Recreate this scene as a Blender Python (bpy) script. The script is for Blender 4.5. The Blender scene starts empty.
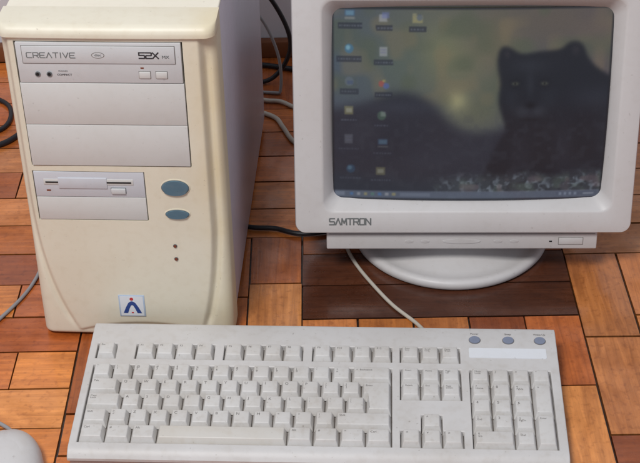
import bpy, bmesh, math, random
import numpy as np
from mathutils import Matrix, Vector
random.seed(11); np.random.seed(7)
S = bpy.context.scene
COL = S.collection
R = math.radians
S.view_settings.view_transform = 'Standard'
S.view_settings.look = 'None'
S.view_settings.exposure = 0

# ------------------------------------------------------------------ materials
def lin(r, g, b):
    f = lambda c: (c/255/12.92) if c/255 <= .04045 else ((c/255+.055)/1.055)**2.4
    return (f(r), f(g), f(b), 1)

def newmat(name):
    m = bpy.data.materials.new(name); m.use_nodes = True
    nt = m.node_tree
    return m, nt, nt.nodes['Principled BSDF']

def plastic(name, col, rough=.45, dirt=.18, dirtcol=None, bump=.08, spec=.4, scale=1.0, fine=900, aged=None):
    m, nt, p = newmat(name)
    N, L = nt.nodes, nt.links
    tc = N.new('ShaderNodeTexCoord')
    n1 = N.new('ShaderNodeTexNoise'); n1.inputs['Scale'].default_value = 14*scale; n1.inputs['Detail'].default_value = 6
    n2 = N.new('ShaderNodeTexNoise'); n2.inputs['Scale'].default_value = 120*scale; n2.inputs['Detail'].default_value = 4
    L.new(tc.outputs['Object'], n1.inputs['Vector']); L.new(tc.outputs['Object'], n2.inputs['Vector'])
    r1 = N.new('ShaderNodeMapRange'); r1.inputs[1].default_value = .42; r1.inputs[2].default_value = .75
    L.new(n1.outputs['Fac'], r1.inputs[0])
    r2 = N.new('ShaderNodeMapRange'); r2.inputs[1].default_value = .5; r2.inputs[2].default_value = .8
    L.new(n2.outputs['Fac'], r2.inputs[0])
    mx = N.new('ShaderNodeMath'); mx.operation = 'MULTIPLY_ADD'; mx.inputs[1].default_value = .6
    L.new(r1.outputs[0], mx.inputs[0])
    m2 = N.new('ShaderNodeMath'); m2.operation = 'MULTIPLY'; m2.inputs[1].default_value = .5
    L.new(r2.outputs[0], m2.inputs[0]); L.new(m2.outputs[0], mx.inputs[2])
    m3 = N.new('ShaderNodeMath'); m3.operation = 'MULTIPLY'; m3.inputs[1].default_value = dirt; m3.use_clamp = True
    L.new(mx.outputs[0], m3.inputs[0])
    mix = N.new('ShaderNodeMix'); mix.data_type = 'RGBA'
    L.new(m3.outputs[0], mix.inputs[0])
    mix.inputs[6].default_value = col
    mix.inputs[7].default_value = dirtcol or (col[0]*.45, col[1]*.38, col[2]*.28, 1)
    out = mix.outputs[2]
    if aged:      # (x0, x1, colour): plastic yellowed more towards one side
        sp = N.new('ShaderNodeSeparateXYZ'); L.new(tc.outputs['Object'], sp.inputs[0])
        ad = N.new('ShaderNodeMath'); ad.operation = 'MULTIPLY_ADD'; ad.inputs[1].default_value = .05
        L.new(n1.outputs['Fac'], ad.inputs[0]); L.new(sp.outputs[0], ad.inputs[2])
        mr = N.new('ShaderNodeMapRange'); mr.interpolation_type = 'SMOOTHSTEP'
        mr.inputs[1].default_value = aged[0]; mr.inputs[2].default_value = aged[1]; mr.inputs[4].default_value = .7
        L.new(ad.outputs[0], mr.inputs[0])
        mb = N.new('ShaderNodeMix'); mb.data_type = 'RGBA'
        L.new(mr.outputs[0], mb.inputs[0]); L.new(out, mb.inputs[6]); mb.inputs[7].default_value = aged[2]
        out = mb.outputs[2]
    if dirt > .1:     # sparse dark specks of grime
        n5 = N.new('ShaderNodeTexNoise'); n5.inputs['Scale'].default_value = 260; n5.inputs['Detail'].default_value = 2
        L.new(tc.outputs['Object'], n5.inputs['Vector'])
        r5 = N.new('ShaderNodeMapRange'); r5.inputs[1].default_value = .70; r5.inputs[2].default_value = .80; r5.inputs[4].default_value = min(.5, dirt*1.6)
        L.new(n5.outputs['Fac'], r5.inputs[0])
        m5 = N.new('ShaderNodeMix'); m5.data_type = 'RGBA'
        L.new(r5.outputs[0], m5.inputs[0]); L.new(out, m5.inputs[6]); m5.inputs[7].default_value = (col[0]*.35, col[1]*.3, col[2]*.25, 1)
        out = m5.outputs[2]
    L.new(out, p.inputs['Base Color'])
    p.inputs['Roughness'].default_value = rough
    p.inputs['Specular IOR Level'].default_value = spec
    n3 = N.new('ShaderNodeTexNoise'); n3.inputs['Scale'].default_value = fine
    L.new(tc.outputs['Object'], n3.inputs['Vector'])
    b = N.new('ShaderNodeBump'); b.inputs['Strength'].default_value = bump; b.inputs['Distance'].default_value = .0006
    L.new(n3.outputs['Fac'], b.inputs['Height']); L.new(b.outputs[0], p.inputs['Normal'])
    return m

M_tower = plastic('yellowed_plastic', lin(224,218,200), .42, .26, lin(184,164,128), aged=(.180, .240, lin(214,196,152)))
M_top = plastic('cream_painted_steel', lin(230,224,208), .38, .15, lin(186,170,140), bump=.15, fine=600)
M_bay = plastic('drive_plastic', lin(207,207,205), .45, .18, lin(170,164,150))
M_drive = plastic('optical_drive_plastic', lin(203,205,207), .4, .14)
M_floppy = plastic('floppy_plastic', lin(200,203,210), .4, .12)
M_case = plastic('shaded_side_steel', lin(196,191,202), .38, .22, bump=.15, fine=600)  # cream case steel with the side's lilac shade put into its colour
M_teal = plastic('teal_button_plastic', lin(74,108,128), .35, .4, lin(130,140,138))
M_mon = plastic('monitor_plastic', lin(204,202,202), .42, .18, lin(160,148,134))
M_mon2 = plastic('monitor_strip_plastic', lin(198,196,196), .42, .18)
M_kb = plastic('keyboard_plastic', lin(202,200,199), .45, .34, lin(150,136,116))
M_key = plastic('key_plastic', lin(204,202,200), .42, .5, lin(160,148,132), scale=1.6)
M_keyw = plastic('space_bar_plastic', lin(204,201,196), .4, .4, lin(170,150,120))
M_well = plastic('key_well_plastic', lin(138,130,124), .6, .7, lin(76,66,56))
M_dark = plastic('dark_print', lin(52,52,56), .5, 0)
M_grey = plastic('grey_print', lin(104,108,110), .5, 0)
M_logo = plastic('logo_print', lin(112,116,116), .45, 0)
M_seam = plastic('seam_shadow_plastic', lin(120,116,112), .5, 0)
M_legend = plastic('legend_print', lin(104,100,98), .5, 0)
M_blackc = plastic('black_cable_rubber', lin(34,34,38), .4, .1)
M_beigec = plastic('beige_cable_rubber', lin(190,184,172), .45, .2)
M_greyc = plastic('grey_cable_rubber', lin(150,150,152), .45, .2)
M_hole = plastic('black_slot', lin(26,25,26), .6, 0)
M_white = plastic('white_label', lin(220,223,228), .3, .25, lin(190,186,176))
M_blue = plastic('blue_print', lin(44,70,136), .35, 0)
M_lblue = plastic('pale_blue_print', lin(176,192,212), .35, 0)
M_red = plastic('red_print', lin(190,50,50), .35, 0)
M_led = plastic('led_amber', lin(120,60,40), .25, 0)
M_kbbtn = plastic('oval_button_plastic', lin(128,136,156), .35, .25)
M_wood = plastic('skirting_wood', lin(120,72,44), .45, .4, lin(70,40,24))
M_wall = plastic('wall_paint', lin(212,212,216), .8, .2, lin(150,148,145), scale=.3)

# ------------------------------------------------------------------ helpers
def props(o, label=None, cat=None, group=None, kind=None):
    if label: o['label'] = label
    if cat: o['category'] = cat
    if group: o['group'] = group
    if kind: o['kind'] = kind
    return o

def thing(name, loc, rotz, label, cat):
    o = bpy.data.objects.new(name, None); COL.objects.link(o)
    o.empty_display_size = .05
    o.location = loc; o.rotation_euler = (0, 0, rotz)
    return props(o, label, cat)

def finish(name, me, mats, parent, smooth=True, angle=35):
    if not isinstance(mats, (list, tuple)): mats = [mats]
    for m in mats: me.materials.append(m)
    if smooth:
        me.polygons.foreach_set('use_smooth', [True]*len(me.polygons))
        me.set_sharp_from_angle(angle=R(angle))
    me.update()
    o = bpy.data.objects.new(name, me); COL.objects.link(o)
    if parent: o.parent = parent
    return o

def from_bm(name, bm, mats, parent=None, M=None, smooth=True, angle=35):
    if M is not None: bmesh.ops.transform(bm, matrix=M, verts=bm.verts)
    bmesh.ops.recalc_face_normals(bm, faces=bm.faces)
    me = bpy.data.meshes.new(name); bm.to_mesh(me); bm.free()
    return finish(name, me, mats, parent, smooth, angle)

def from_py(name, v, f, mats, parent=None, M=None, smooth=True, angle=35, recalc=True):
    bm = bmesh.new()
    vs = [bm.verts.new(p) for p in v]
    for q in f:
        try: bm.faces.new([vs[i] for i in q])
        except ValueError: pass
    if M is not None: bmesh.ops.transform(bm, matrix=M, verts=bm.verts)
    if recalc: bmesh.ops.recalc_face_normals(bm, faces=bm.faces)
    me = bpy.data.meshes.new(name); bm.to_mesh(me); bm.free()
    return finish(name, me, mats, parent, smooth, angle)

def box_bm(x0, x1, y0, y1, z0, z1, bev=.0005, seg=2):
    bm = bmesh.new()
    bmesh.ops.create_cube(bm, size=1)
    for v in bm.verts:
        v.co = ((x0+x1)/2+v.co.x*(x1-x0), (y0+y1)/2+v.co.y*(y1-y0), (z0+z1)/2+v.co.z*(z1-z0))
    if bev: bmesh.ops.bevel(bm, geom=bm.edges[:], offset=bev, segments=seg, affect='EDGES', profile=.5)
    return bm

def box(name, x0, x1, y0, y1, z0, z1, mat, parent, bev=.0005, seg=2, M=None):
    return from_bm(name, box_bm(x0, x1, y0, y1, z0, z1, bev, seg), mat, parent, M)

def prism_bm(pts, y0, y1, bev=0, seg=3):
    """outline in x,z ; front face at y0 (towards the viewer)"""
    bm = bmesh.new()
    a = [bm.verts.new((x, y0, z)) for x, z in pts]
    b = [bm.verts.new((x, y1, z)) for x, z in pts]
    f = bm.faces.new(a); bm.faces.new(list(reversed(b)))
    n = len(pts)
    for i in range(n): bm.faces.new((a[i], b[i], b[(i+1) % n], a[(i+1) % n]))
    if bev:
        bmesh.ops.bevel(bm, geom=[e for e in f.edges], offset=bev, segments=seg, affect='EDGES', profile=.5)
    return bm

def oval(cx, cz, rx, rz, n=40):
    return [(cx+rx*math.cos(2*math.pi*i/n), cz+rz*math.sin(2*math.pi*i/n)) for i in range(n)]

def rrect(w, h, r, k=8, bow=0.0, m=6):
    pts = []
    cs = [(w/2-r, h/2-r, 0), (-w/2+r, h/2-r, 90), (-w/2+r, -h/2+r, 180), (w/2-r, -h/2+r, 270)]
    for ci, (cx, cy, a0) in enumerate(cs):
        arc = [(cx+r*math.cos(R(a0+90*i/k)), cy+r*math.sin(R(a0+90*i/k))) for i in range(k+1)]
        pts += arc
        nx, ny, na = cs[(ci+1) % 4]
        q = (nx+r*math.cos(R(na)), ny+r*math.sin(R(na)))
        p = arc[-1]
        for j in range(1, m):
            t = j/m
            pts.append((p[0]+(q[0]-p[0])*t, p[1]+(q[1]-p[1])*t))
    out = []
    for x, y in pts:
        out.append((x*(1+bow*(1-(2*y/h)**2)), y*(1+bow*(1-(2*x/w)**2))))
    return out

def loft(name, loops, mat, parent, M=None, cap0=False, cap1=False, angle=35):
    n = len(loops[0]); v = [p for l in loops for p in l]; f = []
    for k in range(len(loops)-1):
        for i in range(n):
            j = (i+1) % n
            f.append((k*n+i, k*n+j, (k+1)*n+j, (k+1)*n+i))
    if cap0: f.append(tuple(reversed(range(n))))
    if cap1: f.append(tuple(range((len(loops)-1)*n, len(loops)*n)))
    return from_py(name, v, f, mat, parent, M, angle=angle)

def lathe(name, prof, mat, parent, c=(0, 0, 0), n=72, angle=35):
    loops = [[(c[0]+r*math.cos(2*math.pi*i/n), c[1]+r*math.sin(2*math.pi*i/n), c[2]+z) for i in range(n)] for r, z in prof]
    return loft(name, loops, mat, parent, cap0=True, cap1=True, angle=angle)

def tube(name, pts, r, mat, parent=None, sub=10, n=12):
    P = [Vector(p) for p in pts]
    P = [P[0]*2-P[1]]+P+[P[-1]*2-P[-2]]
    path = []
    for i in range(1, len(P)-2):
        for k in range(sub):
            t = k/sub
            a, b, c, d = P[i-1], P[i], P[i+1], P[i+2]
            path.append(.5*((2*b)+(c-a)*t+(2*a-5*b+4*c-d)*t*t+(3*b-a-3*c+d)*t**3))
    path.append(P[-2])
    loops = []
    up = Vector((0, 0, 1))
    ref = None
    for i, p in enumerate(path):
        t = (path[min(i+1, len(path)-1)]-path[max(i-1, 0)]).normalized()
        if ref is None:
            ref = t.cross(up if abs(t.z) < .9 else Vector((1, 0, 0))).normalized()
        ref = (ref-t*ref.dot(t)).normalized(); s = t.cross(ref)
        loops.append([tuple(p+r*(math.cos(2*math.pi*k/n)*ref+math.sin(2*math.pi*k/n)*s)) for k in range(n)])
    return loft(name, loops, mat, parent, cap0=True, cap1=True, angle=60)

_tc = {}
def text_geo(s, size=1.0, align='CENTER', bold=0.0, sx=1.0):
    key = (s, align)
    if key not in _tc:
        cu = bpy.data.curves.new('t', 'FONT'); cu.body = s; cu.size = 1; cu.align_x = align; cu.align_y = 'CENTER'
        cu.resolution_u = 3; cu.space_line = .85
        o = bpy.data.objects.new('t', cu); COL.objects.link(o)
        dg = bpy.context.evaluated_depsgraph_get()
        me = o.evaluated_get(dg).to_mesh()
        _tc[key] = ([tuple(v.co) for v in me.vertices], [tuple(p.vertices) for p in me.polygons])
        o.evaluated_get(dg).to_mesh_clear()
        bpy.data.objects.remove(o); bpy.data.curves.remove(cu)
    v, f = _tc[key]
    V = [(x*size*sx, y*size, 0) for x, y, z in v]; F = list(f)
    if bold:
        n = len(V)
        V += [(x+bold*size, y, .00002) for x, y, _ in V[:n]]
        F += [tuple(i+n for i in q) for q in f]
    return V, F

def text_front(name, s, size, x, y, z, mat, parent, align='CENTER', bold=0, sx=1.0, M=None):
    v, f = text_geo(s, size, align, bold, sx)
    v = [(x+a, y-c, z+b) for a, b, c in v]
    return from_py(name, v, f, mat, parent, M, smooth=False, recalc=False)

ST = {'C': [[(1, 1), (.12, 1), (0, .85), (0, .15), (.12, 0), (1, 0)]],
      'R': [[(0, 0), (0, 1), (.88, 1), (1, .88), (1, .58), (.88, .46), (.2, .46)], [(.55, .46), (1, 0)]],
      'E': [[(1, 1), (.12, 1), (0, .85), (0, .15), (.12, 0), (1, 0)], [(0, .5), (.85, .5)]],
      'A': [[(0, 0), (.5, 1), (1, 0)]],
      'T': [[(0, 1), (1, 1)], [(.5, 1), (.5, 0)]],
      'I': [[(.5, 1), (.5, 0)]],
      'V': [[(0, 1), (.5, 0), (1, 1)]],
      'S': [[(1, 1), (.1, 1), (0, .9), (0, .6), (.1, .5), (.9, .5), (1, .4), (1, .1), (.9, 0), (0, 0)]],
      '5': [[(1, 1), (0, 1), (0, .54), (.9, .54), (1, .44), (1, .1), (.9, 0), (0, 0)]],
      '2': [[(0, 1), (.9, 1), (1, .9), (1, .6), (.9, .5), (.1, .5), (0, .4), (0, 0), (1, 0)]],
      'X': [[(0, 1), (1, 0)], [(0, 0), (1, 1)]],
      'M': [[(0, 0), (.08, 1), (.5, .25), (.92, 1), (1, 0)]],
      'O': [[(.1, 1), (.9, 1), (1, .88), (1, .12), (.9, 0), (.1, 0), (0, .12), (0, .88), (.1, 1)]],
      'N': [[(0, 0), (0, 1), (1, 0), (1, 1)]]}
def logo(name, s, x, y, z, total, h, t, mat, parent, M=None, gap=.28):
    ws = [.35 if c == 'I' else 1 for c in s]
    u = total/(sum(ws)+gap*(len(s)-1))
    V = []; F = []; k = 0; cx = x
    for c, w_ in zip(s, ws):
        for pl in ST[c]:
            for (a, b), (c2, d) in zip(pl[:-1], pl[1:]):
                p = Vector((cx+a*u*w_, z+b*h)); q = Vector((cx+c2*u*w_, z+d*h))
                dr = (q-p).normalized(); nn_ = Vector((-dr.y, dr.x))*t/2
                p2, q2 = p-dr*t*.42, q+dr*t*.42
                yy_ = y-(k % 5)*.000012; k += 1
                i = len(V)
                V += [(p2.x-nn_.x, yy_, p2.y-nn_.y), (q2.x-nn_.x, yy_, q2.y-nn_.y), (q2.x+nn_.x, yy_, q2.y+nn_.y), (p2.x+nn_.x, yy_, p2.y+nn_.y)]
                F.append((i, i+1, i+2, i+3))
        cx += u*(w_+gap)
    return from_py(name, V, F, mat, parent, M, smooth=False, recalc=False)

# ------------------------------------------------------------------ floor
def build_floor():
    V = []; F = []; C = []; UV = []
    L = .285; nb = 5; bw = L/nb
    base = [np.array(lin(*c)[:3]) for c in [(212,134,70), (196,114,52), (222,150,84), (180,98,44), (208,124,58), (190,108,54), (154,82,40), (206,134,76), (218,138,66)]]
    def pick(k=1.0): return base[random.randrange(len(base))]*(.78+.34*random.random())*k
    def board(x0, x1, y0, y1, along_x, c):
        g = .0002+random.random()*.0006; e = .0006
        i = len(V)
        j = lambda: (random.random()-.5)*.0009
        dz = -random.random()*.0006; tl = (random.random()-.5)*.0005
        P = [(x0+g+j(), y0+g+j()), (x1-g+j(), y0+g+j()), (x1-g+j(), y1-g+j()), (x0+g+j(), y1-g+j())]
        sgn = [(1, 1), (-1, 1), (-1, -1), (1, -1)]
        V.extend([(p[0], p[1], -.003) for p in P])
        V.extend([(p[0]+e*s[0], p[1]+e*s[1], dz+(tl if s[0] < 0 else 0)) for p, s in zip(P, sgn)])
        fs = [(4, 5, 6, 7), (0, 1, 5, 4), (1, 2, 6, 5), (2, 3, 7, 6), (3, 0, 4, 7)]
        ox, oy = random.random()*20, random.random()*20
        for q in fs:
            F.append(tuple(i+k for k in q)); C.append(tuple(float(a) for a in c) if q[0] == 4 else tuple(float(a)*.35 for a in c))
            for k in q:
                p = V[i+k]
                UV.append(((p[0] if along_x else p[1])+ox, (p[1] if along_x else p[0])+oy))
    y = .30
    firsts = [.075, .045, .17, .06, .11]
    row = 0
    while y < 1.70:
        x = -.245; w_ = .056
        cuts = [x, x-firsts[row % 5]]
        while cuts[-1] > -1.1: cuts.append(cuts[-1]-random.choice([.12, .16, .2]))
        for a, b in zip(cuts[:-1], cuts[1:]): board(b, a, y, y+w_, True, pick(1.12))
        y += w_; row += 1
    for ci in range(-1, 5):
        x0 = -.020+ci*L if ci >= 0 else -.245
        Lx = L if ci >= 0 else .225
        n_ = nb if ci >= 0 else 4
        bx_ = Lx/n_
        off = {-1: .991, 0: .843, 1: .950, 2: 1.03}.get(ci, 1.0+.07*ci)
        for k in range(-4, 5):
            y0 = off+k*L
            if y0 > 1.74 or y0+L < .1: continue
            if k % 2 == 1:
                for b in range(nb):
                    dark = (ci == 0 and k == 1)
                    segs = [0, 1] if (dark or random.random() < .2) else [0, random.choice([.35, .5, .62, .7]), 1]
                    for s0, s1 in zip(segs[:-1], segs[1:]):
                        c = pick(1.1 if ci == -1 else 1)
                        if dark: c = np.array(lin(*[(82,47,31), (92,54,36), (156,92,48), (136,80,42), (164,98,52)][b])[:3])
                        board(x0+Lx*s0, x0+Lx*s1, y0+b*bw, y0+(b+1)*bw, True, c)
            else:
                for b in range(n_):
                    segs = [0, 1] if random.random() < .2 else [0, random.choice([.35, .5, .62, .7]), 1]
                    for s0, s1 in zip(segs[:-1], segs[1:]):
                        c = pick()
                        if ci == -1 and k == 0 and b > 2: c = c*.85
                        board(x0+b*bx_, x0+(b+1)*bx_, y0+L*s0, y0+L*s1, False, c)
    i = len(V)
    V.extend([(-1.2, -.4, -.0032), (1.35, -.4, -.0032), (1.35, 2.1, -.0032), (-1.2, 2.1, -.0032)])
    F.append((i, i+1, i+2, i+3)); C.append((.03, .016, .009)); UV.extend([(0, 0)]*4)
    me = bpy.data.meshes.new('floor'); me.from_pydata(V, [], F)
    at = me.attributes.new('board_colour', 'FLOAT_COLOR', 'FACE')
    at.data.foreach_set('color', [x for c in C for x in (*c, 1)])
    uv = me.uv_layers.new(name='grain'); uv.data.foreach_set('uv', [x for u in UV for x in u])
    m, nt, p = newmat('parquet_wood'); N, Lk = nt.nodes, nt.links
    a = N.new('ShaderNodeAttribute'); a.attribute_name = 'board_colour'
    u = N.new('ShaderNodeUVMap'); u.uv_map = 'grain'
    def gnoise(sc, det, dist, lo, hi, c0, c1):
        mp = N.new('ShaderNodeMapping'); mp.inputs['Scale'].default_value = (*sc, 1); Lk.new(u.outputs[0], mp.inputs[0])
        n1 = N.new('ShaderNodeTexNoise'); n1.inputs['Scale'].default_value = 1; n1.inputs['Detail'].default_value = det; n1.inputs['Roughness'].default_value = .6; n1.inputs['Distortion'].default_value = dist
        Lk.new(mp.outputs[0], n1.inputs['Vector'])
        cr = N.new('ShaderNodeValToRGB'); cr.color_ramp.elements[0].position = lo; cr.color_ramp.elements[0].color = (*c0, 1)
        cr.color_ramp.elements[1].position = hi; cr.color_ramp.elements[1].color = (*c1, 1)
        Lk.new(n1.outputs['Fac'], cr.inputs[0])
        return n1, cr
    def mult(A, B, f):
        mu = N.new('ShaderNodeMix'); mu.data_type = 'RGBA'; mu.blend_type = 'MULTIPLY'; mu.inputs[0].default_value = f
        Lk.new(A, mu.inputs[6]); Lk.new(B, mu.inputs[7]); return mu.outputs[2]
    n1, c1 = gnoise((10, 190), 8, .8, .30, .66, (.5, .40, .32), (1.16, 1.1, 1.04))
    n2, c2 = gnoise((12, 30), 4, 1.2, .36, .62, (.72, .60, .50), (1.12, 1.08, 1.04))
    o1 = mult(a.outputs['Color'], c1.outputs[0], .6)
    o1 = mult(o1, c2.outputs[0], .65)
    tc = N.new('ShaderNodeTexCoord')
    n3 = N.new('ShaderNodeTexNoise'); n3.inputs['Scale'].default_value = 11; n3.inputs['Detail'].default_value = 8; n3.inputs['Roughness'].default_value = .65
    Lk.new(tc.outputs['Object'], n3.inputs['Vector'])
    c3 = N.new('ShaderNodeValToRGB'); c3.color_ramp.elements[0].position = .34; c3.color_ramp.elements[0].color = (.55, .48, .42, 1)
    c3.color_ramp.elements[1].position = .54; c3.color_ramp.elements[1].color = (1, 1, 1, 1)
    Lk.new(n3.outputs['Fac'], c3.inputs[0])
    o1 = mult(o1, c3.outputs[0], .55)
    n4 = N.new('ShaderNodeTexNoise'); n4.inputs['Scale'].default_value = 160; n4.inputs['Detail'].default_value = 3
    Lk.new(tc.outputs['Object'], n4.inputs['Vector'])
    c4 = N.new('ShaderNodeValToRGB'); c4.color_ramp.elements[0].position = .32; c4.color_ramp.elements[0].color = (.6, .52, .46, 1)
    c4.color_ramp.elements[1].position = .45; c4.color_ramp.elements[1].color = (1, 1, 1, 1)
    Lk.new(n4.outputs['Fac'], c4.inputs[0])
    o1 = mult(o1, c4.outputs[0], .5)
    Lk.new(o1, p.inputs['Base Color'])
    mr = N.new('ShaderNodeMapRange'); mr.inputs[1].default_value = .38; mr.inputs[2].default_value = .62; mr.inputs[3].default_value = .46; mr.inputs[4].default_value = .18
    Lk.new(n3.outputs['Fac'], mr.inputs[0]); Lk.new(mr.outputs[0], p.inputs['Roughness'])
    mr2 = N.new('ShaderNodeMapRange'); mr2.inputs[1].default_value = .4; mr2.inputs[2].default_value = .6; mr2.inputs[3].default_value = .1; mr2.inputs[4].default_value = .8
    Lk.new(n3.outputs['Fac'], mr2.inputs[0]); Lk.new(mr2.outputs[0], p.inputs['Coat Weight'])
    p.inputs['Coat Roughness'].default_value = .12
    bp = N.new('ShaderNodeBump'); bp.inputs['Strength'].default_value = .35; bp.inputs['Distance'].default_value = .0008
    Lk.new(n1.outputs['Fac'], bp.inputs['Height']); Lk.new(bp.outputs[0], p.inputs['Normal'])
    me.materials.append(m)
    o = bpy.data.objects.new('floor', me); COL.objects.link(o)
    props(o, 'worn honey brown parquet floor laid in basket weave blocks', 'floor', kind='structure')
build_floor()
random.seed(7)

w = box('wall', -1.2, 1.35, 1.715, 1.80, 0, 1.3, M_wall, None, bev=0)
props(w, 'pale painted wall behind the computer', 'wall', kind='structure')
box('skirting_board', -1.2, 1.35, 1.700, 1.7147, 0, .024, M_wood, w, bev=.002)

# ------------------------------------------------------------------ tower
TW, TH, TD = .194, .340, .42
XO = .0042
XL, XR = -XO, TW-XO
Z0 = -.010
tower = thing('computer_tower', (-.2815, 1.1150, 0), R(-3.0), 'yellowed beige desktop computer tower with three wide drive bays and oval teal buttons', 'computer')
BAYS = [(.0105, .1600, .1945, .3245), (.0095, .1150, .1330, .1885)]
def pod_edges(z):
    t = max(0, min(1, (.17-z)/.18))
    t2 = max(0, min(1, (.12-z)/.13))
    return .0035+.034*t**2.6, .1700+.006*(1-t2)-.014*t2**2.4
def ss(t):
    t = max(0, min(1, t)); return t*t*(3-2*t)
def tower_y(x, z):
    for a, b, c, d in BAYS:
        if a < x < b and c < z < d: return .006
    r = .011
    y = 0
    d = min(x-XL, XR-x)
    if d < r: y += r-math.sqrt(max(0, r*r-(r-d)**2))
    d = TH-z
    if d < .009: y += .009-math.sqrt(max(0, .009**2-(.009-d)**2))
    d = z-Z0
    if d < .005: y += .005-math.sqrt(max(0, .005**2-(.005-d)**2))
    xl, xr = pod_edges(z)
    arch = Z0+.004+.011*max(0, 1-((x-.099)/.066)**2)
    pod = ss((x-xl)/.006+.5)*ss((xr-x)/.006+.5)*ss((z-arch)/.005)
    bw_ = ss((z-.3262)/.0028)
    up = ss((.324-z)/.03)
    groove = .0030*(math.exp(-((x-xr-.0040)/.0032)**2)+.7*math.exp(-((x-xl+.0035)/.0028)**2))*up*ss((z-Z0-.006)/.02)
    flare = .005*ss((.14-z)/.14)*(1-pod)
    pod = max(pod, bw_)
    return y-.0068*pod-flare-.0032*bw_+groove-.0012*(1-((x-TW/2)/(TW/2))**2)
def lines(lo, hi, n, extra, edge):
    s = set(np.linspace(lo, hi, n).tolist())
    for e in extra: s.update([e-.0001, e+.0001])
    for k in range(1, 9): s.update([lo+edge*(k/9)**2, hi-edge*(k/9)**2])
    out = []
    for v in sorted(s):
        if not out or v-out[-1] > .00015: out.append(v)
    return out
xs = lines(XL, XR, 190, [BAYS[0][0], BAYS[0][1], BAYS[1][0], BAYS[1][1]], .011)
zs = lines(Z0, TH, 260, [BAYS[0][2], BAYS[0][3], BAYS[1][2], BAYS[1][3]], .009)
V = []; F = []
for z in zs:
    for x in xs: V.append((x, tower_y(x, z), z))
nx, nz = len(xs), len(zs)
for j in range(nz-1):
    for i in range(nx-1):
        F.append((j*nx+i, j*nx+i+1, (j+1)*nx+i+1, (j+1)*nx+i))
per = [i for i in range(nx)]+[j*nx+nx-1 for j in range(1, nz)]+[(nz-1)*nx+i for i in range(nx-2, -1, -1)]+[j*nx for j in range(nz-2, 0, -1)]
b0 = len(V)
for k in per: V.append((V[k][0], .030, V[k][2]))
n = len(per)
for k in range(n): F.append((per[k], b0+k, b0+(k+1) % n, per[(k+1) % n]))
from_py('front_panel', V, F, M_tower, tower, angle=40)
box('case_cover', XL+.0015, XR-.0015, .0295, TD, -.003, TH-.0060, M_case, tower, bev=.0015, seg=2)
box('top_panel', XL+.0010, XR-.0010, .0295, TD, TH-.0058, TH-.0015, M_top, tower, bev=.0015, seg=3)  # split from the cover so the top keeps cream without the painted shade
box('rear_panel', .008, TW-.008, TD-.001, TD+.003, .006, TH-.01, M_mon2, tower, bev=.001)

YF = -.0088
od = box('optical_drive', .0120, .1586, YF, .0055, .2835, .3236, M_drive, tower, bev=.0008)
box('disc_tray', .0175, .1530, YF-.0010, YF+.002, .3035, .3205, M_drive, od, bev=.0006)
box('tray_gap', .0170, .1535, YF-.0002, YF+.001, .3030, .3210, M_seam, od, bev=0)
logo('brand_print', 'CREATIVE', .0215, YF-.0012, .3093, .0430, .0050, .0008, M_logo, od)
logo('speed_print', '52X', .1215, YF-.0012, .3093, .0170, .0056, .0012, M_dark, od, gap=.22)
text_front('speed_print', 'MX', .0040, .1415, YF-.0012, .3105, M_grey, od, 'LEFT', .04, 1.1)
from_bm('disc_logo', prism_bm(oval(.0850, .3120, .0058, .0030), YF-.0012, YF-.0008), M_seam, od)
from_bm('disc_logo', prism_bm(oval(.0850, .3120, .0052, .0025), YF-.0013, YF-.0008), M_drive, od)
text_front('disc_logo', 'disc', .0036, .0850, YF-.0014, .3122, M_logo, od, 'CENTER', .05, 1.1)
for x in (.0290, .0395):
    from_bm('jack_ring', prism_bm(oval(x, .2925, .0024, .0024), YF-.0010, YF+.001, .0004), M_grey, od)
    from_bm('jack_hole', prism_bm(oval(x, .2925, .0015, .0015), YF-.0012, YF+.001), M_hole, od)
text_front('small_print', 'PHONES', .0022, .052, YF-.0003, .2955, M_grey, od)
text_front('small_print', 'COMPACT', .0028, .053, YF-.0003, .2918, M_dark, od, 'CENTER', .02)
box('lamp', .1215, .1245, YF-.0004, YF+.001, .2985, .2997, M_led, od, bev=.0002)
for x in (.1200, .1350):
    box('button_gap', x-.0004, x+.0104, YF-.0002, YF+.001, .2886, .2959, M_seam, od, bev=0)
    box('drive_button', x, x+.0100, YF-.0012, YF+.001, .2890, .2955, M_bay, od, bev=.0005)
box('bay_cover', .0114, .1592, YF, .0055, .2400, .2828, M_bay, tower, bev=.0006)
box('bay_cover', .0114, .1592, YF, .0055, .1956, .2394, M_bay, tower, bev=.0006)
fd = box('floppy_drive', .0104, .1142, YF+.001, .0055, .1600, .1878, M_floppy, tower, bev=.0006)
box('slot_recess', .0190, .1040, YF+.0004, YF+.003, .1735, .1800, M_bay, fd, bev=.0006)
box('disk_slot', .0210, .1020, YF+.0000, YF+.003, .1760, .1774, M_hole, fd, bev=0)
box('slot_flap', .0330, .0790, YF-.0002, YF+.002, .1700, .1815, M_floppy, fd, bev=.0005)
box('eject_gap', .0820, .0965, YF+.0008, YF+.003, .1643, .1707, M_grey, fd, bev=0)
box('eject_button', .0825, .0960, YF-.0012, YF+.003, .1648, .1702, M_drive, fd, bev=.0005)
box('lamp', .0210, .0250, YF+.0006, YF+.003, .1665, .1680, M_led, fd, bev=.0002)
box('small_bay_cover', .0104, .1142, YF+.001, .0055, .1337, .1594, M_bay, tower, bev=.0006)
def button(name, x, z, rx, rz):
    from_bm(name+'_surround', prism_bm(oval(x, z, rx+.0012, rz+.0012), -.0084, -.004, .0004), M_tower, tower)
    from_bm(name+'_gap', prism_bm(oval(x, z, rx+.0004, rz+.0004), -.0086, -.004), M_grey, tower)
    return from_bm(name, prism_bm(oval(x, z, rx, rz), -.0100, -.004, .0014, 4), M_teal, tower, angle=60)
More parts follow.
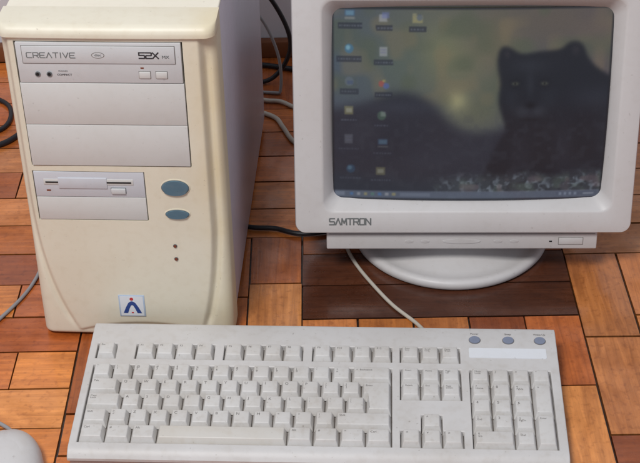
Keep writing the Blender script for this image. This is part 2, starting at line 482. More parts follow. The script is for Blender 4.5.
button('power_button', .1430, .1715, .0128, .0082)
button('reset_button', .1430, .1415, .0112, .0048)
for z in (.1040, .0885):
    from_bm('lamp_gap', prism_bm(oval(.138, z, .0020, .0020), -.0083, -.004), M_grey, tower)
    from_bm('indicator_lamp', prism_bm(oval(.138, z, .0014, .0014), -.0092, -.004, .0007), M_led, tower, angle=60)
yS = -.0083
st = box('badge', .0765, .1025, yS-.0005, -.004, .0168, .0432, M_lblue, tower, bev=.0003)
def quad(name, pts, y, mat, par): return from_bm(name, prism_bm(pts, y, y+.0006), mat, par)
quad('badge_panel', [(.0780, .0180), (.1010, .0180), (.1010, .0420), (.0780, .0420)], yS-.0007, M_white, st)
# open arch: two spread legs meeting in a rounded shoulder
out_ = [(.0804, .0212), (.0832, .0282), (.0860, .0338), (.0880, .0356), (.0896, .0361), (.0912, .0356), (.0932, .0338), (.0960, .0282), (.0988, .0212),
        (.0944, .0212), (.0924, .0270), (.0908, .0306), (.0896, .0314), (.0884, .0306), (.0868, .0270), (.0848, .0212)]
from_bm('badge_mark', prism_bm(out_, yS-.0009, yS-.0003), M_blue, st)
from_bm('badge_dot', prism_bm(oval(.0896, .0388, .0018, .0018), yS-.0010, yS), M_red, st)
quad('badge_base', [(.0886, .0212), (.0906, .0212), (.0906, .0226), (.0886, .0226)], yS-.0010, M_red, st)
def desc(o):
    for c in o.children:
        yield c; yield from desc(c)
for c in list(desc(tower)):
    for v_ in c.data.vertices:
        v_.co.z = v_.co.z*.995+.0125; v_.co.x += XO
for fx in (.02, TW-.02):
    for fy in (.06, TD-.03):
        lathe('foot', [(.010, 0), (.011, .003), (.011, .0115)], M_hole, tower, c=(fx, fy, 0), n=24)

# ------------------------------------------------------------------ monitor
mon = thing('crt_monitor', (.145, 1.277, 0), R(-1.6), 'grey plastic tube monitor on round swivel base showing a dark big cat desktop', 'monitor')
T = R(10.5)
oy, oz = -.087, .061
HM = Matrix(((1, 0, 0, .0055), (0, math.cos(T), math.sin(T), oy), (0, -math.sin(T), math.cos(T), oz), (0, 0, 0, 1)))
def fl(w, h, r, y, cz, bow=0, cx=0): return [(a+cx, y, cz+b) for a, b in rrect(w, h, r, bow=bow)]
CO, CG, XG = .1385, .1365, .0040
GW, GH = .2770, .2040
loft('bezel', [fl(.340, .267, .010, .052, CO), fl(.3465, .2755, .011, .046, CO), fl(.348, .277, .011, .010, CO), fl(.3474, .2764, .011, .0020, CO),
               fl(.3455, .2745, .010, .0003, CO), fl(.343, .272, .010, 0, CO), fl(GW+.024, GH+.024, .012, 0, CG+.0005, 0, XG), fl(GW+.020, GH+.020, .012, .0006, CG, 0, XG), fl(GW+.018, GH+.018, .012, .0016, CG, 0, XG),
               fl(GW-.001, GH-.002, .010, .0125, CG, .006, XG), fl(GW-.0025, GH-.0035, .010, .016, CG, .006, XG), fl(GW-.003, GH-.004, .010, .026, CG, .006, XG)], M_mon, mon, HM, angle=40)
loft('rear_housing', [fl(.338, .263, .016, .050, CO), fl(.334, .259, .02, .11, CO), fl(.310, .240, .03, .135, CO), fl(.262, .195, .03, .21, CO-.006), fl(.215, .150, .03, .30, CO-.012), fl(.200, .140, .03, .345, CO-.014), fl(.19, .13, .03, .350, CO-.014)], M_mon, mon, HM, cap0=True, cap1=True)
cs = box('control_strip', -.1415, .1415, .008, .060, -.0215, .0005, M_mon2, mon, bev=.0014, seg=3, M=HM)
box('strip_groove', -.139, .139, .0077, .010, -.0042, -.0035, M_seam, cs, bev=0, M=HM)
from_bm('control_button', prism_bm(oval(0, -.0125, .020, .0024), .0074, .012, .0004), M_mon2, cs, HM)
for dx in (-.055, -.038, .038, .055):
    from_bm('control_button', prism_bm(oval(dx, -.0125, .0045, .0016), .0075, .012, .0004), M_mon2, cs, HM)
box('power_gap', .1010, .1270, .0078, .012, -.0165, -.0082, M_seam, cs, bev=0, M=HM)
box('monitor_power_button', .1014, .1266, .0070, .012, -.0161, -.0086, M_mon2, cs, bev=.0008, M=HM)
box('monitor_lamp', .0915, .0945, .0074, .012, -.0132, -.0119, M_hole, cs, bev=.0003, M=HM)
logo('brand_print', 'SAMTRON', -.1380, -.0003, .0105, .0425, .0068, .0014, M_logo, mon, HM, gap=.24)
lathe('swivel_base', [(.098, 0), (.105, .001), (.1075, .004), (.1075, .0085), (.1055, .0112), (.1025, .0120), (.0985, .0117), (.095, .0108), (.088, .0118), (.070, .0180), (.056, .0240), (.052, .027), (.0, .028)], M_mon, mon, n=96, angle=40)
lathe('neck', [(.046, .025), (.048, .031), (.056, .042), (.062, .054), (.062, .068), (.0, .069)], M_mon, mon, n=64)

W, H = 500, 364
xx, yy = np.meshgrid((np.arange(W)+.5)/W, (np.arange(H)+.5)/H)
PX, PY = 333+xx*(280-13*yy), 8+188*yy
img = np.zeros((H, W, 3))
def C(*c): return np.array(c)/255.
img[:] = C(66, 72, 82)
def blob(cx, cy, rx, ry, col, a=1.0, p=1.0):
    d = ((PX-cx)/rx)**2+((PY-cy)/ry)**2
    k = (a*np.exp(-d**p))[..., None]
    img[:] = img*(1-k)+C(*col)*k
def noise(sc, seed):
    rs = np.random.RandomState(seed); g = rs.rand(int(H/sc)+3, int(W/sc)+3)
    y = np.arange(H)/sc; x = np.arange(W)/sc
    y0 = y.astype(int); x0 = x.astype(int); fy = (y-y0)[:, None]; fx = (x-x0)[None]
    fy = fy*fy*(3-2*fy); fx = fx*fx*(3-2*fx)
    return (g[y0][:, x0]*(1-fy)*(1-fx)+g[y0][:, x0+1]*(1-fy)*fx+g[y0+1][:, x0]*fy*(1-fx)+g[y0+1][:, x0+1]*fy*fx)
def blur(m, k):
    for _ in range(k):
        p_ = np.pad(m, 1, mode='edge')
        m = (p_[1:-1, 1:-1]+p_[:-2, 1:-1]+p_[2:, 1:-1]+p_[1:-1, :-2]+p_[1:-1, 2:])/5
    return m
def poly(pts, k=4):
    for _ in range(3):
        q = []
        for (x1, y1), (x2, y2) in zip(pts, pts[1:]+pts[:1]):
            q += [(x1*.75+x2*.25, y1*.75+y2*.25), (x1*.25+x2*.75, y1*.25+y2*.75)]
        pts = q
    ins = np.zeros((H, W), bool); n = len(pts)
    for i in range(n):
        x1, y1 = pts[i]; x2, y2 = pts[(i+1) % n]
        if y1 == y2: continue
        c = ((y1 > PY) != (y2 > PY)) & (PX < (x2-x1)*(PY-y1)/(y2-y1)+x1)
        ins ^= c
    return blur(ins.astype(float), k)
def fill(m, col, a=1.0):
    k = (m*a)[..., None]; img[:] = img*(1-k)+(C(*col) if isinstance(col, tuple) else col)*k
blob(345, 40, 60, 70, (68, 80, 92), .9)
blob(455, 54, 62, 56, (102, 102, 80), 1)
blob(430, 20, 60, 26, (88, 92, 84), .8)
blob(560, 20, 90, 40, (92, 82, 72), .85)
blob(400, 60, 36, 34, (78, 90, 82), .7)
blob(604, 50, 30, 60, (86, 76, 76), .9)
blob(476, 106, 32, 22, (92, 94, 74), .7)
blob(456, 95, 11, 11, (156, 152, 112), .8)
blob(442, 44, 22, 24, (116, 118, 84), .5)
blob(498, 40, 20, 26, (110, 98, 76), .6)
fill(np.clip((blur(noise(34, 21), 60)-.5)*3.5, 0, 1)*np.clip((112-PY)/30, 0, 1), (76, 84, 66), .55)
fill(np.clip((blur(noise(28, 25), 50)-.5)*3.5, 0, 1)*np.clip((112-PY)/30, 0, 1), (120, 106, 80), .38)
fill(poly([(300, 112), (345, 102), (368, 98), (384, 90), (404, 86), (424, 92), (438, 104), (450, 118), (468, 128), (492, 126), (520, 118), (540, 150), (545, 230), (300, 230)], 160), (32, 35, 45), .94)
cat = poly([(500, 80), (496, 60), (499, 44), (508, 44), (520, 52), (536, 49), (550, 48), (560, 47), (569, 39), (581, 41), (586, 56), (596, 66), (614, 76), (650, 80), (650, 230), (470, 230), (482, 168), (495, 140), (506, 124), (500, 108), (497, 94)], 30)
fill(cat, (20, 22, 29), .96)
blob(506, 51, 3.2, 4.2, (50, 46, 50), .5); blob(574, 48, 4, 4.6, (50, 46, 50), .5)
blob(528, 62, 18, 7, (38, 41, 49), .6); blob(529, 80, 4, 13, (40, 43, 51), .5)
blob(510, 94, 8, 11, (34, 38, 46), .5); blob(547, 94, 9, 11, (34, 38, 46), .5)
blob(521, 106, 8, 6, (52, 55, 63), .55); blob(537, 106, 8, 6, (52, 55, 63), .55)
blob(529, 100, 5, 3, (13, 14, 18), .9)
blob(529, 114, 9, 1.6, (14, 15, 19), .6)
for ex_ in (514, 543):
    blob(ex_, 79, 6, 4.5, (14, 15, 20), .8)
    blob(ex_, 79, 3.0, 1.7, (110, 114, 92), .65); blob(ex_, 79, 1.2, 1.5, (14, 14, 16), .9)
blob(594, 94, 26, 12, (40, 44, 54), .6); blob(562, 144, 10, 30, (34, 37, 47), .6); blob(606, 134, 14, 34, (34, 38, 47), .5)
blob(520, 150, 12, 22, (33, 36, 46), .5); blob(580, 167, 12, 12, (36, 40, 49), .5)
blob(398, 102, 34, 7, (48, 52, 63), .6); blob(462, 146, 28, 12, (42, 46, 56), .5); blob(360, 126, 20, 14, (44, 48, 59), .4); blob(424, 156, 30, 10, (45, 49, 59), .4); blob(390, 140, 16, 20, (28, 31, 40), .5)
fill(np.clip((blur(noise(9, 31), 6)-.5)*3, 0, 1)*np.clip((PY-96)/30, 0, 1), (50, 54, 63), .25)
rk = blur(np.clip((PY-169+7*noise(40, 5))/9, 0, 1)*np.clip((PX-425)/30, 0, 1), 6)
nn = blur(noise(8, 8)*.6+noise(4, 9)*.4, 4)
fill(rk, (56, 62, 68), .7)
fill(rk*np.clip((nn-.50)*4, 0, 1), (112, 122, 134), .65)
fill(rk*np.clip((blur(noise(7, 18), 3)-.6)*5, 0, 1), (36, 40, 46), .7)
fill(rk*np.clip((blur(noise(16, 12), 8)-.55)*4, 0, 1), (80, 96, 84), .35)
fill(rk*np.clip((blur(noise(14, 13), 8)-.6)*4, 0, 1), (118, 98, 104), .35)
def rect(x0, x1, y0, y1, col, a=1.0, k=3):
    m = ((PX > x0) & (PX < x1) & (PY > y0) & (PY < y1)).astype(float)
    fill(blur(m, k), col, a)
def disc(x, y, r, col, a=1.0, k=3):
    fill(blur((((PX-x)**2+(PY-y)**2) < r*r).astype(float), k), col, a)
def ic(x, y, k, al):
    if k == 0: rect(x-5, x+5, y-5, y+1, (60, 92, 126), .8*al); rect(x-4, x+4, y-4, y, (110, 150, 170), .7*al); rect(x-5, x+5, y+2, y+4, (146, 146, 142), .7*al)
    if k == 1: rect(x-5, x+3, y-3, y+4, (166, 170, 180), .7*al); rect(x-2, x+5, y-5, y+1, (96, 106, 160), .7*al)
    if k == 2: rect(x-5, x+5, y-3, y+4, (166, 156, 104), .7*al); disc(x+2, y-1, 3, (70, 84, 110), .8*al); rect(x-5, x-1, y-5, y-3, (170, 162, 120), .6*al)
    if k == 3: disc(x, y, 4.4, (50, 112, 160), .8*al); disc(x-1, y-1, 2.2, (140, 186, 200), .8*al)
    if k == 4: rect(x-4, x+4, y-5, y+4, (166, 168, 174), .7*al); rect(x-3, x+3, y-3, y-2, (90, 90, 130), .6*al); rect(x-3, x+3, y, y+1, (90, 90, 130), .6*al)
    if k == 5: disc(x, y, 4.4, (110, 120, 142), .6*al); rect(x-2, x+4, y-1, y+3, (44, 60, 104), .7*al)
    if k == 6: disc(x-2, y-1, 3, (168, 66, 60), .8*al); disc(x+2.6, y+1, 3, (70, 90, 166), .8*al); rect(x-1, x+2, y-5, y-3, (180, 166, 84), .7*al)
    if k == 7: rect(x-5, x+4, y-4, y+4, (160, 152, 96), .7*al); rect(x-3.5, x+2.5, y-2, y+2, (172, 176, 170), .6*al)
    if k == 8: disc(x, y, 4.4, (86, 124, 94), .7*al); rect(x-1, x+4, y-4, y+1, (160, 164, 162), .6*al)
icons = [(351, 15, 0, 1), (385, 17, 1, 1), (418, 18, 2, 1), (350, 46, 3, .9), (384, 49, 4, 1), (350, 77, 5, .7), (384, 80, 6, .95), (350, 105, 7, .8), (382, 110, 8, .75), (349, 134, 4, .4), (383, 138, 0, .5), (351, 164, 3, .4), (381, 166, 7, .6)]
for x, y, k, al in icons:
    rs = random.Random(int(x*y))
    ic(x, y, k, al*.78)
    hw = rs.uniform(8, 13)
    rect(x-hw, x+hw, y+7, y+12.4, (34, 38, 49), .7*min(1, al+.2), 2)
    q = x-hw+1.5
    while q < x+hw-2:
        l = rs.uniform(.9, 2.4); rect(q, q+l, y+9.0, y+10.6, (124, 130, 144), .42*al, 2); q += l+.9
rect(300, 640, 187.0, 200, (80, 88, 104), .9); rect(300, 640, 186.6, 187.3, (108, 114, 130), .6)
rect(334, 345, 188.4, 192.4, (104, 112, 128), .8)
for i, x in enumerate(range(350, 394, 7)): rect(x, x+3.4, 188.6, 192.0, [(60, 104, 160), (150, 152, 158), (150, 140, 90), (74, 120, 100)][i % 4], .6)
rect(400, 430, 188.6, 192.4, (94, 102, 118), .8); rect(555, 596, 188.4, 192.4, (70, 78, 94), .8)
for x in range(558, 578, 5): rect(x, x+2.6, 189, 191.8, (130, 140, 158), .6)
rect(582, 593, 189.6, 191.4, (146, 152, 164), .6)
img += (np.random.rand(H, W, 1)-.5)*.018
img = img*.92+C(90, 92, 100)*.06  # grey veil of room light on the glass, put into the picture
dx = np.minimum(xx, 1-xx)*1.36; dy = np.minimum(yy, 1-yy)
edge = np.clip(np.minimum(dx, dy)/.014, 0, 1)[..., None]
img = img*edge+C(26, 27, 32)*(1-edge)
img = np.clip(img, 0, 1)
li = np.where(img <= .04045, img/12.92, ((img+.055)/1.055)**2.4)
u = (xx-.5)*2; v = (.5-yy)*2
X = XG+u*GW/2; Z = CG+v*GH/2; Y = .0045+.0085*(u*u*.6+v*v*.4)+.001*(u*v)**2
Vn = np.stack([X, Y, Z], -1).reshape(-1, 3)
hm = np.array(HM)
Vn = Vn@hm[:3, :3].T+hm[:3, 3]
idx = np.arange(W*H).reshape(H, W)
q = np.stack([idx[1:, :-1], idx[1:, 1:], idx[:-1, 1:], idx[:-1, :-1]], -1).reshape(-1, 4)
me = bpy.data.meshes.new('screen')
me.vertices.add(W*H); me.vertices.foreach_set('co', Vn.ravel())
me.loops.add(q.size); me.loops.foreach_set('vertex_index', q.ravel())
me.polygons.add(len(q)); me.polygons.foreach_set('loop_start', np.arange(0, q.size, 4)); me.polygons.foreach_set('loop_total', np.full(len(q), 4))
me.update(calc_edges=True); me.validate()
at = me.attributes.new('picture', 'FLOAT_COLOR', 'POINT')
at.data.foreach_set('color', np.concatenate([li.reshape(-1, 3), np.ones((W*H, 1))], 1).ravel())
me.polygons.foreach_set('use_smooth', [True]*len(me.polygons))
m, nt, p = newmat('screen_glass')
a = nt.nodes.new('ShaderNodeAttribute'); a.attribute_name = 'picture'
nt.links.new(a.outputs['Color'], p.inputs['Emission Color']); p.inputs['Emission Strength'].default_value = .95
p.inputs['Base Color'].default_value = (.010, .010, .012, 1); p.inputs['Roughness'].default_value = .16; p.inputs['Specular IOR Level'].default_value = .3
me.materials.append(m)
so = bpy.data.objects.new('screen', me); COL.objects.link(so); so.parent = mon

# ------------------------------------------------------------------ keyboard
KW, KD = .452, .1705
F0 = .0030
SL = .105
BASE = .0160
kb = thing('keyboard', (-.0068, .9060, 0), R(-2.9), 'grey beige full size keyboard lying on the parquet in front of the tower and monitor', 'keyboard')
U = .01905; X0 = -.2185
ROW = [.0175+i*U for i in range(5)]; FR = .1220
NAV = 15.42; NUM = 18.86
wells = [(0, 15, ROW[0], ROW[4]+U), (NAV, NAV+3, ROW[0], ROW[1]), (NAV+1, NAV+2, ROW[1], ROW[2]), (NAV, NAV+3, ROW[3], ROW[4]+U), (NUM, NUM+4, ROW[0], ROW[4]+U),
         (0, 1, FR, FR+U), (2, 6, FR, FR+U), (6.5, 10.5, FR, FR+U), (11, 15, FR, FR+U), (NAV, NAV+3, FR, FR+U)]
wm = [(X0+a*U-.0004, X0+b*U+.0004, c-.0004, d+.0004) for a, b, c, d in wells]
def dedupe(a):
    o = [a[0]]
    for v in a[1:]:
        if v-o[-1] > 1e-5: o.append(v)
    return o
cx = dedupe(sorted(set([-KW/2, -KW/2+.003, KW/2-.003, KW/2]+[v for q in wm for v in q[:2]])))
cy = dedupe(sorted(set([F0, F0+.002, F0+.005, F0+.009, KD-.005, KD]+[v for q in wm for v in q[2:]])))
def plate(y):
    b = BASE
    if y < F0+.009: b = .0100+(BASE-.0100)*math.sin(min(1, (y-F0)/.009)*math.pi/2)
    if y > KD-.001: b -= .0015
    return b+SL*y
bm = bmesh.new(); vc = {}
def kv(x, y, z):
    k = (round(x, 6), round(y, 6), round(z, 6))
    if k not in vc: vc[k] = bm.verts.new((x, y, z))
    return vc[k]
def low(i, j):
    if i < 0 or j < 0 or i >= len(cx)-1 or j >= len(cy)-1: return None
    x, y = (cx[i]+cx[i+1])/2, (cy[j]+cy[j+1])/2
    return any(a < x < b and c < y < d for a, b, c, d in wm)
WD = .0055
for i in range(len(cx)-1):
    for j in range(len(cy)-1):
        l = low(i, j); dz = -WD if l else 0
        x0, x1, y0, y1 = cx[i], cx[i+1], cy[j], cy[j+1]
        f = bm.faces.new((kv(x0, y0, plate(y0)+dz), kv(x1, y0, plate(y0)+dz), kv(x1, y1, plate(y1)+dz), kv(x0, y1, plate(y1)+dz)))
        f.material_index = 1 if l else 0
        if l is False:
            for (ii, jj, a, b) in ((i-1, j, (x0, y0), (x0, y1)), (i+1, j, (x1, y1), (x1, y0)), (i, j-1, (x1, y0), (x0, y0)), (i, j+1, (x0, y1), (x1, y1))):
                n = low(ii, jj)
                if n: zz = (plate(a[1])-WD, plate(b[1])-WD)
                elif n is None: zz = (.0075, .0075)
                else: continue
                bm.faces.new((kv(*a, plate(a[1])), kv(*b, plate(b[1])), kv(*b, zz[1]), kv(*a, zz[0])))
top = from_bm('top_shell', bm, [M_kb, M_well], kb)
bv = top.modifiers.new('bevel', 'BEVEL'); bv.width = .0009; bv.segments = 2; bv.limit_method = 'ANGLE'; bv.angle_limit = R(50)
box('bottom_shell', -KW/2+.0012, KW/2-.0012, F0+.0035, KD-.0012, 0, .0085, M_kb, kb, bev=.001)

KH = .0066
def keymesh(name, x0, x1, y0, y1, legend='', mat=None, lsz=.0046):
    mat = mat or M_key
    g = .00045
    x0 += g; x1 -= g; y0 += g; y1 -= g
    zb = BASE+SL*((y0+y1)/2)-WD+.0014
    zt = zb+KH+.0010
    ti, tf, tr = .0023, .0034, .0013
    bm = bmesh.new()
    B = [(x0, y0), (x1, y0), (x1, y1), (x0, y1)]
    Tt = [(x0+ti, y0+tf), (x1-ti, y0+tf), (x1-ti, y1-tr), (x0+ti, y1-tr)]
    jz = random.uniform(-.0003, .0003)
    b = [bm.verts.new((p[0], p[1], zb+(p[1]-(y0+y1)/2)*SL)) for p in B]
    t = [bm.verts.new((p[0], p[1], zt+jz+(p[1]-(y0+y1)/2)*(SL+.02))) for p in Tt]
    bm.faces.new(t); bm.faces.new(b[::-1])
    for i in range(4): bm.faces.new((b[i], b[(i+1) % 4], t[(i+1) % 4], t[i]))
    bmesh.ops.bevel(bm, geom=[e for e in bm.edges if any(v in t for v in e.verts)], offset=.0009, segments=3, affect='EDGES', profile=.5)
    if legend:
        v, f = text_geo(legend, lsz*.80, 'LEFT', 0)
        ym = max(q[1] for q in v) if v else 0
        lx, ly = x0+ti+.0016, y1-tr-.0022-ym
        vs = []
        for a, c, _ in v:
            X_, Y_ = lx+a, ly+c
            vs.append(bm.verts.new((X_, Y_, zt+jz+.00010+(Y_-(y0+y1)/2)*(SL+.02))))
        for q in f:
            try: bm.faces.new([vs[i] for i in q]).material_index = 1
            except ValueError: pass
    me = bpy.data.meshes.new(name); bm.to_mesh(me); bm.free()
    return finish(name, me, [mat, M_legend], kb)
def K(name, ux, uw, row, legend='', rows=1, **k):
    y0 = FR if row == 'F' else ROW[row]
    return keymesh(name, X0+ux*U, X0+(ux+uw)*U, y0, y0+U*rows, legend, **k)
K('key', 0, 1, 'F', 'Esc', lsz=.0036)
for s0, k0 in ((2, 1), (6.5, 5), (11, 9)):
    for i in range(4): K('function_key', s0+i, 1, 'F', 'F%d' % (k0+i), lsz=.0040)
for i, s in enumerate(['Print\nScrn', 'Scroll\nLock', 'Pause\nBreak']): K('key', NAV+i, 1, 'F', s, lsz=.0030)
r1 = ['~\n`', '!\n1', '@\n2', '#\n3', '$\n4', '%\n5', '^\n6', '&\n7', '*\n8', '(\n9', ')\n0', '_\n-', '+\n=']
for i, s in enumerate(r1): K('key', i, 1, 4, s, lsz=.0042)
K('key', 13, 2, 4, '<  Backspace', lsz=.0036)
K('key', 0, 1.5, 3, 'Tab', lsz=.0040)
for i, s in enumerate(list('QWERTYUIOP')+['{\n[', '}\n]']): K('key', 1.5+i, 1, 3, s, lsz=.0052 if len(s) == 1 else .0042)
K('key', 0, 1.75, 2, 'Caps\nLock', lsz=.0036)
for i, s in enumerate(list('ASDFGHJKL')+[':\n;', '"\n\'', '|\n\\']): K('key', 1.75+i, 1, 2, s, lsz=.0052 if len(s) == 1 else .0042)
K('shift_key', 0, 1.25, 1, 'Shift', lsz=.0038)
for i, s in enumerate(['>\n<']+list('ZXCVBNM')+['<\n,', '>\n.', '?\n/']): K('key', 1.25+i, 1, 1, s, lsz=.0052 if len(s) == 1 else .0042)
K('shift_key', 12.25, 2.75, 1, 'Shift', lsz=.0038)
for i, s in enumerate(['Ctrl', '#', 'Alt']): K('key', 1.25*i, 1.25, 0, s, lsz=.0042)
K('space_bar', 3.75, 6.25, 0, mat=M_keyw)
for i, s in enumerate(['Alt', '#', '=', 'Ctrl']): K('key', 10+1.25*i, 1.25, 0, s, lsz=.0042)
for i, s in enumerate(['Insert', 'Home', 'Page\nUp']): K('key', NAV+i, 1, 4, s, lsz=.0032)
for i, s in enumerate(['Delete', 'End', 'Page\nDown']): K('key', NAV+i, 1, 3, s, lsz=.0032)
for i, s in enumerate(['<', 'v', '>']): K('arrow_key', NAV+i, 1, 0, s, lsz=.0052)
K('arrow_key', NAV+1, 1, 1, '^', lsz=.0052)
for i, s in enumerate(['Num\nLock', '/', '*']): K('key', NUM+i, 1, 4, s, lsz=.0036 if i == 0 else .0052)
K('key', NUM+3, 1, 4, '-', lsz=.005)
for r, ss_ in ((3, ['7\nHome', '8', '9\nPgUp']), (2, ['4', '5', '6']), (1, ['1\nEnd', '2', '3\nPgDn'])):
    for i, s in enumerate(ss_): K('key', NUM+i, 1, r, s, lsz=.0036 if len(s) > 1 else .0052)
K('key', NUM, 2, 0, '0\nIns', lsz=.004); K('key', NUM+2, 1, 0, '.\nDel', lsz=.004)
K('key', NUM+3, 1, 2, '+', rows=2, lsz=.005); K('enter_key', NUM+3, 1, 0, 'Enter', rows=2, lsz=.0034)
def enter():
    g = .00045
    xa, xb, xc = X0+13.5*U+g, X0+13.75*U+g, X0+15*U-g
    ya, yb, yc = ROW[2]+g, ROW[3]+g, ROW[3]+U-g
    ti, tf, tr = .0023, .0034, .0013
    B = [(xb, ya), (xc, ya), (xc, yc), (xa, yc), (xa, yb), (xb, yb)]
    Tt = [(xb+ti, ya+tf), (xc-ti, ya+tf), (xc-ti, yc-tr), (xa+ti, yc-tr), (xa+ti, yb+tf), (xb+ti, yb+tf)]
    z = lambda y: BASE+SL*y
    ht = .0014+KH+.0010
    bm = bmesh.new()
    b = [bm.verts.new((x, y, z(y)-WD+.0014)) for x, y in B]; t = [bm.verts.new((x, y, z(y)-WD+ht)) for x, y in Tt]
    bm.faces.new(t); bm.faces.new(b[::-1])
    for i in range(6): bm.faces.new((b[i], b[(i+1) % 6], t[(i+1) % 6], t[i]))
    bmesh.ops.bevel(bm, geom=[e for e in bm.edges if any(v in t for v in e.verts)], offset=.0009, segments=3, affect='EDGES', profile=.5)
    v, f = text_geo('Enter', .0030, 'LEFT', 0)
    vs = [bm.verts.new((xa+ti+.0014+a, yc-tr-.0042+c, z(yc-tr-.0042+c)-WD+ht+.00012)) for a, c, _ in v]
    for q in f:
        try: bm.faces.new([vs[i] for i in q]).material_index = 1
        except ValueError: pass
    me = bpy.data.meshes.new('enter_key'); bm.to_mesh(me); bm.free()
    finish('enter_key', me, [M_key, M_legend], kb)
enter()
def flat(name, pts, h, mat, lift=0.0, bev=0):
    bm = prism_bm([(x, y) for x, y in pts], 0, .001+h, bev)
    for v_ in bm.verts:
        x, d, y = v_.co
        v_.co = (x, y, BASE+SL*y+lift+h-d)
    return from_bm(name, bm, mat, kb)
for k, (ux, s) in enumerate(((.35, 'Power'), (2.05, 'Sleep'), (3.65, 'Wake Up'))):
    x = X0+(NUM+ux)*U
    flat('button_ring', oval(x, .1525, .0058, .0050), .0003, M_seam)
    flat('hot_button', oval(x, .1525, .0053, .0045), .0012, M_kbbtn, bev=.0006)
    v, f = text_geo(s, .0030, 'CENTER', .02)
    from_py('button_print', [(x+a, .1610+c, BASE+SL*(.1610+c)+.0002+d) for a, c, d in v], f, M_legend, kb, smooth=False, recalc=False)
lx = X0+NUM*U+.0005
flat('name_label', [(lx+a+.037, .1355+b) for a, b in rrect(.074, .013, .0015)], .0004, M_white)
def kbw(pts):
    Mi = (Matrix.Translation(kb.location)@Matrix.Rotation(kb.rotation_euler[2], 4, 'Z')).inverted()
    return [tuple(Mi@Vector(p)) for p in pts]
tube('cable', kbw([(.108, 1.060, .014), (.106, 1.088, .008), (.097, 1.115, .0025), (.075, 1.145, .0025), (.057, 1.178, .0025), (.040, 1.215, .0025), (.029, 1.250, .0025), (.020, 1.30, .0025), (.005, 1.40, .0025), (-.015, 1.50, .0025), (-.02, 1.58, .0025)]), .0020, M_beigec, kb)

# ------------------------------------------------------------------ mouse
ms = thing('mouse', (-.283, .8975, 0), R(6), 'off white computer mouse with two buttons left of the keyboard', 'mouse')
def msurf(th, ph, off=0):
    c, s_ = math.cos(th), math.sin(th); n_ = 2.25
    k = 1/((abs(c)**n_+abs(s_)**n_)**(1/n_))
    rho = math.sin(ph)**.85; a, b = .033+off, .057+off
    return (a*rho*c*k, b*rho*s_*k, .004+(.030+off)*max(0, math.cos(ph))**.8)
nt_, np_ = 96, 28
loops = []
for k in range(np_+1):
    ph = max(.001, (math.pi/2)*k/np_)
    loops.append([msurf(2*math.pi*i/nt_, ph) for i in range(nt_)])
loops.append([(x*.97, y*.97, 0) for x, y, z in loops[-1]])
loft('body', loops, M_mon, ms, cap0=True, cap1=True, angle=60)
for a0, a1 in ((R(20), R(89)), (R(91), R(160))):
    Vv = []; Ff = []; na, nb_ = 24, 18
    for i in range(na+1):
        for j in range(nb_+1):
            th = a0+(a1-a0)*i/na; ph = R(22)+R(64)*j/nb_
            e_ = min(i, na-i)/2; f_ = min(j, nb_-j)/2
            Vv.append(msurf(th, ph, .00045*min(1, e_, f_) -.0001))
    for i in range(na):
        for j in range(nb_):
            Ff.append((i*(nb_+1)+j, (i+1)*(nb_+1)+j, (i+1)*(nb_+1)+j+1, i*(nb_+1)+j+1))
    from_py('mouse_button', Vv, Ff, M_mon, ms, angle=80)
Mi = (Matrix.Translation(ms.location)@Matrix.Rotation(ms.rotation_euler[2], 4, 'Z')).inverted()
tube('cable', [tuple(Mi@Vector(p)) for p in [(-.289, .950, .010), (-.292, .965, .005), (-.315, .985, .002), (-.365, 1.02, .002), (-.372, 1.075, .002), (-.334, 1.132, .002), (-.308, 1.192, .002), (-.302, 1.26, .002), (-.305, 1.40, .002), (-.30, 1.58, .002)]], .0019, M_greyc, ms)

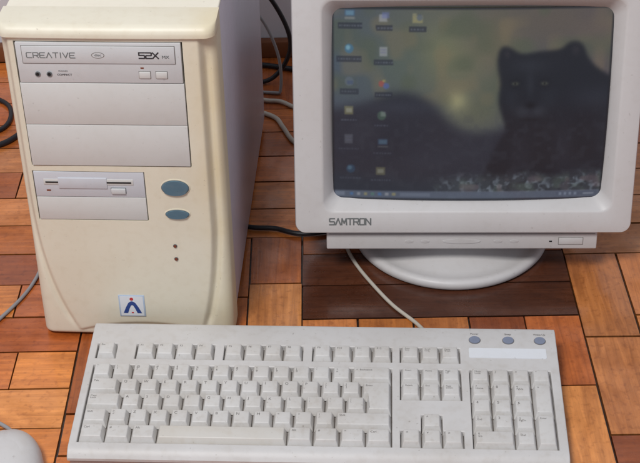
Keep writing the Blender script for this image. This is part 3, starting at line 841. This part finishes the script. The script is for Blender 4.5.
# ------------------------------------------------------------------ loose cables
def cable(name, pts, r, mat, label):
    props(tube(name, pts, r, mat), label, 'cable')
cable('power_cable', [(-.13, 1.552, .20), (-.10, 1.60, .18), (-.058, 1.625, .125), (-.034, 1.628, .060), (-.056, 1.63, .010), (-.10, 1.62, .0035), (-.20, 1.60, .0035)], .0030, M_blackc, 'black power cable looping down to the floor behind the tower')
cable('power_cable', [(-.15, 1.66, .0035), (-.085, 1.675, .0035), (-.03, 1.66, .0035), (.03, 1.64, .0035), (.12, 1.655, .0035)], .0034, M_blackc, 'black cable lying along the skirting board between tower and monitor')
cable('audio_cable', [(-.14, 1.552, .16), (-.11, 1.59, .15), (-.072, 1.605, .110), (-.050, 1.605, .055), (-.048, 1.600, .008), (-.060, 1.60, .0022), (-.12, 1.615, .0022)], .0020, M_greyc, 'thin grey cable hanging inside the black loop behind the tower')
cable('video_cable', [(-.10, 1.60, .003), (-.070, 1.580, .003), (-.048, 1.575, .003), (-.030, 1.560, .003), (-.01, 1.55, .003), (.03, 1.53, .003)], .0027, M_beigec, 'short beige cable on the parquet just behind the tower')
cable('video_cable', [(-.085, 1.556, .003), (-.055, 1.535, .003), (-.044, 1.510, .003), (-.030, 1.475, .003), (-.005, 1.455, .003), (.05, 1.45, .003)], .0030, M_beigec, 'beige monitor cable curving beside the rear corner of the tower')
cable('signal_cable', [(-.105, 1.30, .0034), (-.076, 1.291, .0034), (-.050, 1.288, .0034), (-.020, 1.277, .0034), (.03, 1.285, .0034)], .0028, M_blackc, 'black cable running from under the tower towards the round base')
cable('power_cable', [(-.45, 1.46, .0035), (-.40, 1.475, .0035), (-.375, 1.500, .0035), (-.35, 1.56, .0035), (-.30, 1.60, .0035)], .0035, M_blackc, 'thick black cable on the floor behind the left side of the tower')
cable('power_cable', [(-.47, 1.50, .0030), (-.415, 1.505, .0030), (-.392, 1.530, .0030), (-.398, 1.575, .0030), (-.43, 1.60, .0030), (-.47, 1.59, .0030)], .0030, M_blackc, 'black cable coil at the far left edge near the wall')

# ------------------------------------------------------------------ light and camera
wd = bpy.data.worlds.new('World'); S.world = wd; wd.use_nodes = True
bg = wd.node_tree.nodes['Background']; bg.inputs[0].default_value = (.82, .87, 1, 1); bg.inputs[1].default_value = .40
def area(name, loc, target, size, energy, col):
    l = bpy.data.lights.new(name, 'AREA'); l.size = size; l.energy = energy; l.color = col; l.shape = 'SQUARE'
    o = bpy.data.objects.new(name, l); COL.objects.link(o); o.location = loc
    o.rotation_euler = (Vector(target)-Vector(loc)).to_track_quat('-Z', 'Y').to_euler()
area('key_light', (-.50, .0, 1.85), (0, 1.15, 0), .5, 32, (1, .98, .95))  # main lamp, high to the left of the camera

cam = bpy.data.cameras.new('camera'); co = bpy.data.objects.new('camera', cam); COL.objects.link(co)
cam.sensor_width = 36; cam.lens = 36*1400/640; cam.clip_start = .02; cam.clip_end = 50
Mc = Matrix.Translation((0, 0, .9))@Matrix.Rotation(R(55), 4, 'X')@Matrix.Rotation(R(-1), 4, 'Z')
co.matrix_world = Mc
S.camera = co
